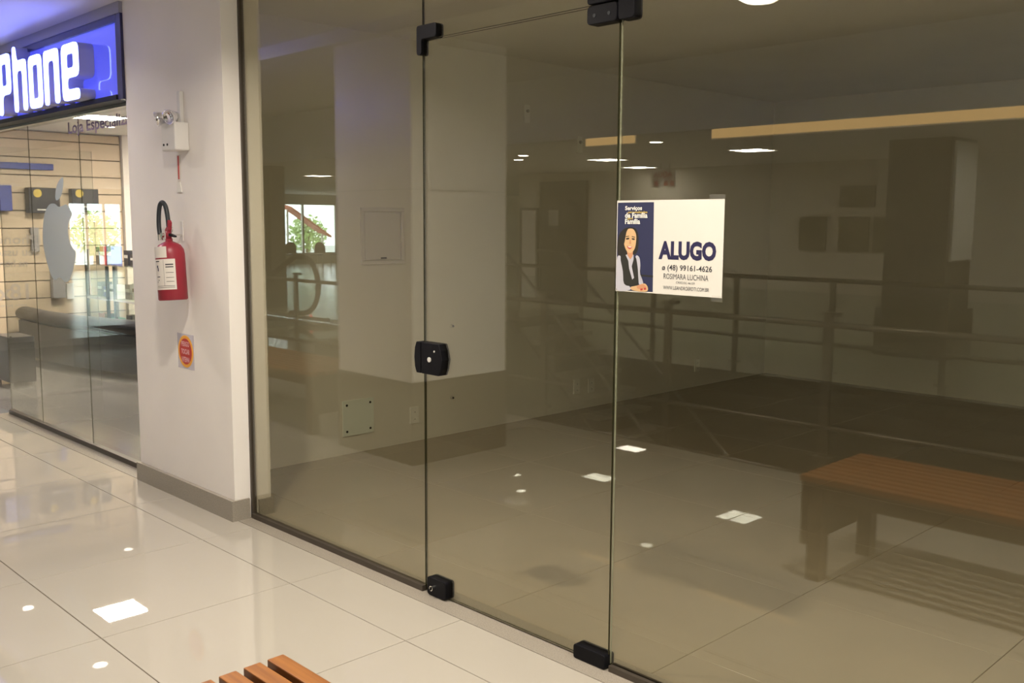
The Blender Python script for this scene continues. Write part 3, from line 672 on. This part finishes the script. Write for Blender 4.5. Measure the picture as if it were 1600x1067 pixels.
t = thing('hanging_sign', 'small red-lettered sign hanging below the far ceiling', 'sign', (-9.35, -10.3, 2.05))
obj('board', B((-9.75, -9.30, -10.32, -10.30, 2.08, 2.36)), M_['paper'], t)
text('lettering', 'AQUA', -9.71, -9.34, 2.22, 2.33, -10.29, M_['red_print'], t, 0.03, mirror=True)
for a in (-9.70, -9.50, -9.38): obj('figure', B((a, a + 0.07, -10.3, -10.292, 2.10, 2.18)), M_['red_print'], t)
obj('hanger', B((-9.6, -9.58, -10.315, -10.305, 2.36, 2.46), (-9.42, -9.40, -10.315, -10.305, 2.36, 2.46)), M_['steel'], t)
# round backed chairs by the window
for k, (x, y) in enumerate(((-28.0, -13.8), (-27.5, -14.4), (-26.9, -15.1), (-26.6, -15.7))):
    t = thing('cafe_chair', 'dark round-backed chair before the far window, ' + ('at the window\'s near side', 'second from the near side', 'third from the near side', 'at the far side of the row')[k], 'chair', (x, y, 0), group='round-backed cafe chairs by the far window')
    obj('seat', cyl((x, y, 0.43), (x, y, 0.47), 0.21), M_['black'], t)
    bm = bmesh.new(); rr = []
    for s in range(9):
        a = math.radians(180 * s / 8); rr.append((x + 0.2, y + 0.2 * math.cos(a), 0.66 + 0.2 * math.sin(a)))
    bb_ = [(p[1], p[2]) for p in rr] + [(y - 0.2, 0.5), (y + 0.2, 0.5)]
    bm = bmesh.new(); A = [bm.verts.new((x + 0.19, q[0], q[1])) for q in bb_]; C_ = [bm.verts.new((x + 0.22, q[0], q[1])) for q in bb_]
    bm.faces.new(A); bm.faces.new(C_[::-1])
    for i in range(len(bb_)): bm.faces.new((A[i], A[(i + 1) % len(bb_)], C_[(i + 1) % len(bb_)], C_[i]))
    obj('backrest', bm, M_['black'], t)
    for dx in (-0.15, 0.15):
        for dy in (-0.15, 0.15): obj('leg', cyl((x + dx, y + dy, 0), (x + dx, y + dy, 0.43), 0.015, n=8), M_['steel'], t)
# trees outside the end windows
def tree(x, y, h, label, seed):
    random.seed(seed)
    t = thing('street_tree', label, 'tree', (x, y, -0.3), group='green trees outside the end windows')
    obj('trunk', cyl((x, y, -0.3), (x, y, h * 0.6), 0.12, 0.06, 10), M_['bark'], t)
    bm = bmesh.new()
    for _ in range(1000):
        a, b_, rr = random.uniform(0, 2 * PI), math.acos(random.uniform(-1, 1)), random.random() ** 0.4
        c_ = Vector((x + 0.9 * rr * math.sin(b_) * math.cos(a), y + 0.9 * rr * math.sin(b_) * math.sin(a), h * 0.42 + 0.85 * rr * math.cos(b_)))
        s = random.uniform(0.06, 0.13); d1_, d2_ = Vector([random.gauss(0, 1) for _ in range(3)]).normalized() * s, Vector([random.gauss(0, 1) for _ in range(3)]).normalized() * s * 0.6
        bm.faces.new([bm.verts.new(c_ + q) for q in (-d1_, -d2_, d1_, d2_)])
    me = bpy.data.meshes.new('foliage'); bmesh.ops.translate(bm, verts=bm.verts, vec=-WL[t]); bm.to_mesh(me); bm.free(); me.materials.append(M_['leaf'])
    o = bpy.data.objects.new('foliage', me); link(o, t); o['kind'] = 'stuff'
tree(-36.0, -9.2, 2.6, 'green tree outside the narrow three-pane window', 1)
tree(-37.5, -12.2, 2.4, 'green tree outside, between the two end windows', 2)
tree(-37.0, -19.0, 2.6, 'green tree outside the wide end window', 3)
tree(-38.0, -21.9, 2.3, 'green tree outside, at the edge of the wide window', 4)
t = thing('kiosk_awning', 'sloping red-brown awning outside the wide end window', 'awning', (-31.6, -17.4, 1.2))
bm = bmesh.new(); q = [(-31.2, -16.9, 1.95), (-31.2, -18.6, 0.9), (-32.2, -18.6, 1.1), (-32.2, -16.9, 2.15)]
a_ = [bm.verts.new(v) for v in q]; b_ = [bm.verts.new((v[0], v[1], v[2] + 0.08)) for v in q]
bm.faces.new(a_); bm.faces.new(b_[::-1]); [bm.faces.new((a_[i], b_[i], b_[(i + 1) % 4], a_[(i + 1) % 4])) for i in range(4)]
obj('canopy', bm, M_['awning'], t); obj('post', cyl((-31.7, -18.5, -0.3), (-31.7, -18.5, 1.05), 0.04), M_['steel'], t); obj('post', cyl((-31.7, -17.0, -0.3), (-31.7, -17.0, 1.95), 0.04), M_['steel'], t)

# ------------------------------------------------------------------ phone shop next door
SX0, SX1 = -11.6, PX0
struct('floor', B((SX0 - 0.1, SX1 + 0.1, 0.02, 4.6, -0.2, 0.0)), M_['shop_floor'], 'grey tiled floor inside the phone shop', 'floor')
struct('ceiling', B((SX0 - 0.1, SX1 + 0.1, 0.06, 4.6, 2.5, 2.6)), M_['ceiling'], 'white ceiling inside the phone shop', 'ceiling')
struct('wall_shop_back', B((SX0 - 0.1, SX1 + 0.1, 4.5, 4.6, 0, 2.5)), M_['wall'], 'back wall of the phone shop', 'wall')
struct('wall_shop_right', B((SX1 + 0.0, SX1 + 0.1, PY1, 4.5, 0, 2.5)), M_['wall'], 'inner wall of the phone shop behind the pier', 'wall')
struct('wall_shop_left', B((SX0 - 0.12, SX0 - 0.02, 0.0, 4.5, 0, 2.5)), M_['wall'], 'left wall of the phone shop behind the slat boards', 'wall')
struct('wall_corridor', B((-30, SX0 - 0.12, 0, 0.1, 0, 2.702), (SX0 - 0.12, SX0 + 0.25, -0.02, 0.06, 0, 2.702)), M_['wall'], 'corridor wall past the phone shop', 'wall')
sw_ = thing('slat_wall', 'beige slat-wall display of horizontal boards inside the phone shop', 'display wall', (SX0, 1.2, 0.0))
obj('core', B((SX0 - 0.019, SX0 - 0.004, 0.07, 2.42, 0.01, 2.49)), M_['slat_shadow'], sw_)
pz = 0.1965; z0_ = 1.415 + 0.005
kk = -7
zs = [1.41 + pz * k for k in range(-7, 7)]
for k in range(len(zs)):
    za = max(0.012, zs[k]); zb = min(2.488, zs[k] + pz)
    if zb - za < 0.03: continue
    for (ya, yb) in ((0.07, 1.08), (1.083, 1.93), (1.933, 2.42)):
        obj('slat', B((SX0 - 0.004, SX0 + 0.014, ya, yb, za + 0.006, zb - 0.006)), M_['slat'], sw_)
struct('trim_6', B((SX0 - 0.01, SX0 + 0.06, 2.43, 2.66, 0, 2.5)), M_['wall'], 'grey pilaster at the end of the slat wall', 'pilaster')
t = thing('light_column', 'slim glowing white light column at the end of the slat wall', 'light', (SX0, 2.70, 0))
obj('diffuser', B((SX0 + 0.0, SX0 + 0.05, 2.675, 2.735, 0.95, 2.45)), emit('light_column_face', (1.0, 0.90, 0.72), 1.6), t)
obj('base', B((SX0 + 0.0, SX0 + 0.055, 2.67, 2.74, 0.0, 0.95)), M_['white_plastic'], t)
obj('second_slats', B(*[(SX0 - 0.004, SX0 + 0.014, 2.75, 4.45, max(0.012, z) + 0.006, min(2.488, z + pz) - 0.006) for z in zs if z < 2.4]), M_['slat'], sw_)
# merchandise hanging on the slat wall
def carton(label, y0, y1, z0, z1, m, dep=0.10, badge=None, grp='cartons hanging on the slat wall'):
    t = thing('product_carton', label, 'product box', (SX0 + 0.02, (y0 + y1) / 2, z0), group=grp)
    b = obj('carton', B((SX0 + 0.03, SX0 + 0.03 + dep, y0, y1, z0, z1)), M_[m], t, bevel=0.004)
    obj('hook', B((SX0 + 0.005, SX0 + 0.04, (y0 + y1) / 2 - 0.005, (y0 + y1) / 2 + 0.005, z1 - 0.02, z1 + 0.01)), M_['steel'], t)
    if badge:
        yy, zz = y0 + 0.28 * (y1 - y0), z0 + 0.78 * (z1 - z0)
        obj('badge', cyl((SX0 + 0.03 + dep, yy, zz), (SX0 + 0.032 + dep, yy, zz), 0.045, n=20), M_['print_yellow'], b)
        obj('stripe', B((SX0 + 0.03 + dep, SX0 + 0.032 + dep, y0 + 0.25 * (y1 - y0), y1 - 0.03, z0 + 0.03, z0 + 0.045)), M_['print_white'], b)
    return t
carton('black product carton with a yellow badge and white stripe, larger one', 1.33, 1.66, 1.58, 1.86, 'box_black', 0.12, True)
carton('smaller black product carton with a yellow badge nearer the light column', 1.80, 2.10, 1.62, 1.86, 'box_black', 0.10, True)
carton('red and blue product carton at the shop entrance end', 0.92, 1.17, 1.60, 1.88, 'box_blue', 0.08)
carton('slim dark blue board high on the slat wall', 0.9, 1.64, 2.06, 2.13, 'box_blue', 0.03)
carton('small hanging cable pack with dark strap', 1.36, 1.44, 1.15, 1.42, 'box_grey', 0.05)
carton('small blue and white earphone pack', 1.55, 1.62, 1.12, 1.28, 'box_blue', 0.05)
carton('grey hanging pack low beside the apple decal', 1.55, 1.69, 0.62, 0.98, 'box_grey', 0.08)
carton('white price card on a low hook', 1.72, 1.80, 0.60, 0.78, 'box_white', 0.02)
# black leather sofa-like counter
path = [(-11.35, 1.12), (-10.6, 1.10), (-9.9, 1.16), (-9.3, 1.30), (-8.7, 1.48), (-8.0, 1.62), (-7.2, 1.70), (-6.4, 1.72)]
cs = thing('leather_sofa', 'curved black leather sofa with rolled top inside the phone shop', 'sofa', (-9.0, 1.5, 0))
def sweep(path, prof):
    bm = bmesh.new(); rings = []
    for i, p in enumerate(path):
        a = Vector(path[max(0, i - 1)]); b = Vector(path[min(len(path) - 1, i + 1)]); t_ = (b - a).normalized(); n_ = Vector((-t_.y, t_.x))
        rings.append([bm.verts.new((p[0] + n_.x * o_, p[1] + n_.y * o_, z_)) for o_, z_ in prof])
    for A, C_ in zip(rings, rings[1:]):
        for k in range(len(prof)): bm.faces.new((A[k], A[(k + 1) % len(prof)], C_[(k + 1) % len(prof)], C_[k]))
    bm.faces.new(rings[0]); bm.faces.new(rings[-1][::-1]); return bm
obj('back', sweep(path, [(0.0, 0.05), (0.16, 0.05), (0.16, 0.42), (0.0, 0.42)]), M_['leather'], cs)
obj('top_roll', sweep(path, [(0.07 + 0.10 * math.cos(2 * PI * k / 14), 0.485 + 0.075 * math.sin(2 * PI * k / 14)) for k in range(14)]), M_['leather'], cs, smooth=True)
obj('seat', sweep(path, [(0.162, 0.05), (0.56, 0.05), (0.56, 0.34), (0.52, 0.38), (0.162, 0.38)]), M_['leather'], cs)
for i in (0, 3, 5, 7): obj('foot', cyl((path[i][0], path[i][1] + 0.3, 0), (path[i][0], path[i][1] + 0.3, 0.05), 0.03, n=10), M_['chrome'], cs)
t = thing('black_pedestal', 'black box pedestal with chrome legs in front of the sofa end', 'pedestal', (-9.5, 0.52, 0))
obj('body', B((-9.75, -9.34, 0.40, 0.62, 0.03, 0.45)), M_['leather'], t, bevel=0.01)
for x in (-9.72, -9.36):
    for y in (0.42, 0.60): obj('leg', cyl((x, y, 0), (x, y, 0.46), 0.012, n=8), M_['chrome'], t)
# glass display cases behind the sofa with boxed products
def case(x0, x1, y0, y1, label):
    t = thing('display_case', label, 'display case', ((x0 + x1) / 2, (y0 + y1) / 2, 0), group='glass display cases')
    for x in (x0, x1 - 0.03):
        for y in (y0, y1 - 0.03): obj('leg', B((x, x + 0.03, y, y + 0.03, 0, 1.0)), M_['black'], t)
    obj('shelf', B((x0, x1, y0, y1, 0.62, 0.64)), M_['box_white'], t)
    obj('base', B((x0 + 0.031, x1 - 0.031, y0 + 0.031, y1 - 0.031, 0.25, 0.28)), M_['box_white'], t)
    obj('glass_front', B((x0 + 0.03, x1 - 0.03, y0 + 0.005, y0 + 0.011, 0.28, 1.0)), M_['rail_glass'], t)
    obj('glass_top', B((x0, x1, y0, y1, 1.0, 1.012)), M_['rail_glass'], t)
cases = [(-11.35, -10.75, 1.86), (-10.68, -9.9, 1.90), (-9.75, -8.9, 2.15)]
for i, (a, b, yc) in enumerate(cases):
    case(a, b, yc, yc + 0.36, ('glass display case nearest the slat wall', 'middle glass display case behind the sofa', 'glass display case nearest the white pier')[i])
cn = {'box_white': 'white', 'box_green': 'green', 'box_red': 'red', 'box_grey': 'grey', 'box_black': 'black', 'box_blue': 'blue'}
random.seed(3)
for i, (a, b, yc) in enumerate(cases):
    for lv, zz in (('base', 0.2805), ('shelf', 0.6405), ('top', 1.0125)):
        x = a + 0.08
        while x < b - 0.18:
            nb_ = nb_ + 1 if x > a + 0.081 else 1
            w_ = random.uniform(0.09, 0.15); h_ = random.uniform(0.10, 0.22); mm = random.choice(list(cn))
            t = thing('phone_box', '%s product box on the %s of the %s display case, %s from its slat-wall end' % (cn[mm], lv, ('slat-wall', 'middle', 'pier-side')[i], ('first', 'second', 'third', 'fourth', 'fifth', 'sixth')[nb_ - 1]), 'product box', (x, yc + 0.16, zz), group='small product boxes in the display cases')
            o = obj('carton', B((x, x + w_, yc + 0.10, yc + 0.22, zz, zz + h_)), M_[mm], t)
            obj('label_strip', B((x + 0.01, x + w_ - 0.01, yc + 0.098, yc + 0.10, zz + h_ * 0.5, zz + h_ * 0.7)), M_['print_white' if mm != 'box_white' else 'ink'], t)
            x += w_ + random.uniform(0.02, 0.08)
# shop front glass
w6 = thing('window_6', 'glass front of the phone shop carrying the apple decal', 'window', (-6.8, 0.0, 0), kind='structure')
pane_obj('pane', -8.05, -7.362, 0.03, 2.16, w6, 0.0, 0.004, 'shop_glass')
pane_obj('pane', -7.360, -6.435, 0.03, 2.16, w6, 0.0, 0.004, 'shop_glass')
pane_obj('pane', -6.433, -5.47, 0.03, 2.16, w6, 0.0, 0.004, 'shop_glass')
obj('sill', B((-8.06, PX0 - 0.012, -0.018, 0.02, 0.002, 0.034)), M_['bronze'], w6)
obj('head', B((-11.3, PX0, -0.02, 0.03, 2.16, 2.19)), M_['steel'], w6)
# open door leaf with mirrored white lettering
d2 = thing('door_2', 'open glass door leaf of the phone shop with mirrored white lettering', 'door', (-8.75, 0.6, 0), kind='structure')
dl = B((-8.758, -8.75, 0.06, 0.98, 0.02, 2.1)); bmesh.ops.recalc_face_normals(dl, faces=dl.faces)
for f in dl.faces: f.material_index = 0 if abs(f.normal.x) > 0.9 else 1
obj('leaf', dl, [M_['shop_glass'], M_['glass_edge']], d2)
for s, ya, yb, za, zb in (('iPhone', 0.16, 0.52, 1.30, 1.38), ('Seu usado', 0.10, 0.50, 1.20, 1.27), ('na hora', 0.16, 0.40, 1.11, 1.17), ('18x', 0.15, 0.40, 0.83, 0.97), ('sem juros', 0.15, 0.38, 0.77, 0.80)):
    text('lettering', s, ya, yb, za, zb, -8.7485, M_['decal'], d2, 0.02, plane='x', mirror=True)
obj('handle', cyl((-8.72, 0.90, 0.85), (-8.72, 0.90, 1.25), 0.012), M_['chrome'], d2)
# apple decal
ap = [(-7.168, 1.37), (-7.150, 1.46), (-7.101, 1.55), (-7.007, 1.607), (-6.905, 1.612), (-6.84, 1.592), (-6.77, 1.596), (-6.69, 1.605), (-6.632, 1.565), (-6.612, 1.535), (-6.665, 1.49), (-6.690, 1.43), (-6.672, 1.365), (-6.625, 1.318), (-6.575, 1.292), (-6.60, 1.225), (-6.655, 1.15), (-6.72, 1.098), (-6.79, 1.088), (-6.86, 1.112), (-6.92, 1.108), (-6.975, 1.092), (-7.045, 1.125), (-7.115, 1.22), (-7.155, 1.30)]
t = thing('apple_decal', 'pale frosted bitten apple logo stuck on the shop glass', 'decal', (-6.87, -0.001, 1.09))
obj('fruit', flat(smooth_loop(ap, 4), -0.0012), M_['frost'], t)
lf = [(-6.885, 1.640), (-6.875, 1.70), (-6.82, 1.755), (-6.735, 1.785), (-6.735, 1.73), (-6.775, 1.67), (-6.835, 1.638)]
obj('leaf', flat(smooth_loop(lf, 4), -0.0012), M_['frost'], t)
t = thing('window_lettering', 'grey lettering on the shop glass below the blue sign', 'lettering', (-6.05, -0.001, 2.03))
text('lettering', 'Loja Especializada', -6.60, -5.50, 2.035, 2.13, -0.0012, M_['decal_grey'], t, 0.02)
# illuminated sign
sg = thing('shop_sign', 'blue backlit shop sign with glowing white letters above the phone shop', 'shop sign', (-7.0, -0.05, 2.19))
obj('backing', B((-11.3, -5.53, -0.100, -0.02, 2.205, 2.60)), M_['sign_blue'], sg)
obj('fascia', B((-11.3, PX0 - 0.002, -0.12, -0.02, 2.64, 2.7015)), M_['sign_frame'], sg)
obj('upper_frame', B((-11.3, PX0 - 0.002, -0.115, -0.02, 2.60, 2.64)), M_['sign_dark'], sg)
obj('side_frame', B((-5.53, PX0 - 0.002, -0.115, -0.02, 2.175, 2.60)), M_['sign_dark'], sg)
obj('lower_frame', B((-11.3, -5.53, -0.125, -0.02, 2.175, 2.204)), M_['black'], sg, bevel=0.004)
ZB_, ZX_ = 2.205, 2.530; LY0, LY1 = -0.19, -0.101
def glyph(name, outer, holes, x0, x1, z0=ZB_, z1=ZX_, rad=0.05):
    mp = lambda L: [(x0 + u * (x1 - x0), z0 + v * (z1 - z0)) for u, v in L]
    loops = [round_corners(mp(outer), rad)] + [round_corners(mp(h), rad * 0.45) for h in holes]
    pl = Matrix.Translation((0, 0, 0)) @ Matrix.Rotation(PI / 2, 4, 'X')
    for nm, dep, yc, m in (('letter_face', 0.008, LY0 - 0.004, 'letter_face'), ('letter_return', LY1 - LY0, (LY0 + LY1) / 2, 'letter_side')):
        bm = curve_shape(nm, loops, dep, None, Matrix.Translation((0, yc, 0)) @ pl)
        if nm == 'letter_face': par = sg
        o = obj(name if nm == 'letter_face' else 'letter_return', bm, M_[m], par)
        par = o
N_ = [(0, 0), (.26, 0), (.26, .80), (.72, .80), (.72, 0), (1, 0), (1, 1), (0, 1)]
glyph('letter_p', [(0, 0), (.28, 0), (.28, .33), (1, .33), (1, 1), (0, 1)], [[(.30, .48), (.72, .48), (.72, .84), (.30, .84)]], -7.29, -7.045, ZB_, 2.60)
glyph('letter_h', [(0, 0), (.26, 0), (.26, .80), (.72, .80), (.72, 0), (1, 0), (1, 1), (.28, 1), (.20, 1.30), (0, 1.28)], [], -6.98, -6.745, rad=0.035)
glyph('letter_o', [(0, 0), (1, 0), (1, 1), (0, 1)], [[(.27, .18), (.73, .18), (.73, .82), (.27, .82)]], -6.69, -6.470)
glyph('letter_n', N_, [], -6.42, -6.185, rad=0.035)
glyph('letter_e', [(0, 0), (1, 0), (1, .19), (.28, .19), (.28, .40), (1, .40), (1, 1), (0, 1)], [[(.28, .57), (.73, .57), (.73, .82), (.28, .82)]], -6.125, -5.875)

# ------------------------------------------------------------------ lamps
def panel_light(x, y, z, s, m, label, grp, name='ceiling_light', sy_=None):
    sy_ = sy_ or s
    t = thing(name, label, 'ceiling light', (x, y, z), group=grp)
    obj('frame', B((x - s / 2 - .012, x + s / 2 + .012, y - sy_ / 2 - .012, y - sy_ / 2, z - .012, z - .0005), (x - s / 2 - .012, x + s / 2 + .012, y + sy_ / 2, y + sy_ / 2 + .012, z - .012, z - .0005),
                   (x - s / 2 - .012, x - s / 2, y - sy_ / 2, y + sy_ / 2, z - .012, z - .0005), (x + s / 2, x + s / 2 + .012, y - sy_ / 2, y + sy_ / 2, z - .012, z - .0005)), M_['white_plastic'], t)
    obj('diffuser', B((x - s / 2, x + s / 2, y - sy_ / 2, y + sy_ / 2, z - .008, z - .0005)), m, t)
    return t
def lamp_in(name, x, y, z, r, watts, col, spread, parent):
    ld = bpy.data.lights.new(name, 'AREA'); ld.shape = 'DISK'; ld.size = 2 * r; ld.energy = watts; ld.color = col; ld.spread = math.radians(spread)
    o = bpy.data.objects.new(name, ld); link(o, parent); o.location = Vector((x, y, z)) - WL[parent]; return o
G1 = 'round downlights above the shop fronts'
for x, y, l in ((-8.98, -0.93, 'round downlight beyond the blue sign'), (-6.2, -0.9, 'round downlight in front of the blue sign'), (-3.3, -0.9, 'round downlight above the glass door'),
                (-1.4, -0.9, 'round downlight above the poster pane'), (0.5, -0.9, 'round downlight above the middle of the near bench'), (2.4, -0.9, 'round downlight at the right end of the corridor'),
                (-10.9, -0.9, 'round downlight well past the blue sign')):
    t = thing('downlight', l, 'ceiling light', (x, y, 2.702), group=G1)
    obj('ring', cyl((x, y, 2.7015), (x, y, 2.692), 0.085, n=24), M_['white_plastic'], t)
    obj('lamp', cyl((x, y, 2.6918), (x, y, 2.689), 0.065, n=24), M_['spot_light'], t)
    lamp_in('downlight_beam', x, y, 2.687, 0.06, DOWN_W * (0.35 if x < -8 else 0.42 if x < -6 else 1.0), LAMP_COL, 150, t)
t = thing('ceiling_lamp', 'round surface lamp on the corridor ceiling over the bench end', 'ceiling light', (-2.62, -1.80, 2.62))
obj('rim', cyl((-2.62, -1.80, 2.6195), (-2.62, -1.80, 2.585), 0.12, n=28), M_['white_plastic'], t)
obj('diffuser', cyl((-2.62, -1.80, 2.5845), (-2.62, -1.80, 2.565), 0.105, 0.07, n=28), M_['panel_light'], t)
def downlight(x, y, z, label, grp, r=0.05):
    t = thing('downlight', label, 'ceiling light', (x, y, z), group=grp)
    obj('ring', cyl((x, y, z - .0005), (x, y, z - .008), r + 0.012, n=20), M_['white_plastic'], t)
    obj('lamp', cyl((x, y, z - .0085), (x, y, z - .012), r, n=20), M_['spot_light'], t)
for x, y, z, l in ((-11.8, -2.4, 2.62, 'small round downlight near the atrium edge'),):
    downlight(x, y, z, l, 'small downlights of the corridor')
G2 = 'square light panels of the far corridor ceiling'
for x, y, l in ((-6.95, -8.75, 'far light panel seen right of the poster'), (-9.6, -9.0, 'far light panel seen left of the poster'), (-10.48, -10.9, 'far light panel close to the far wall'), (-17.5, -9.05, 'far light panel in the end hall'),
                (-3.0, -8.75, 'far light panel beyond the dark pillar'), (-20.5, -14.5, 'far light panel over the cafe chairs'), (-14.0, -9.0, 'far light panel beside the slim pillar')):
    panel_light(x, y, 2.46, 0.46, M_['far_light'], l, G2)
for x, y, l in ((-10.6, -8.1, 'tiny round downlight of the far ceiling, first of two'), (-9.9, -7.5, 'tiny round downlight of the far ceiling, second of two'), (-7.1, -6.9, 'tiny round downlight beside the short warm strip')):
    downlight(x, y, 2.46, l, 'small downlights of the far ceiling', 0.07)
G3 = 'light panels of the phone shop ceiling'
for x, y, l in ((-9.65, 1.42, 'shop ceiling panel over the sofa'), (-7.6, 3.6, 'shop ceiling panel nearest the pier'), (-9.4, 3.4, 'shop ceiling panel over the display cases')):
    panel_light(x, y, 2.5, 0.42, M_['shop_light'], l, G3)
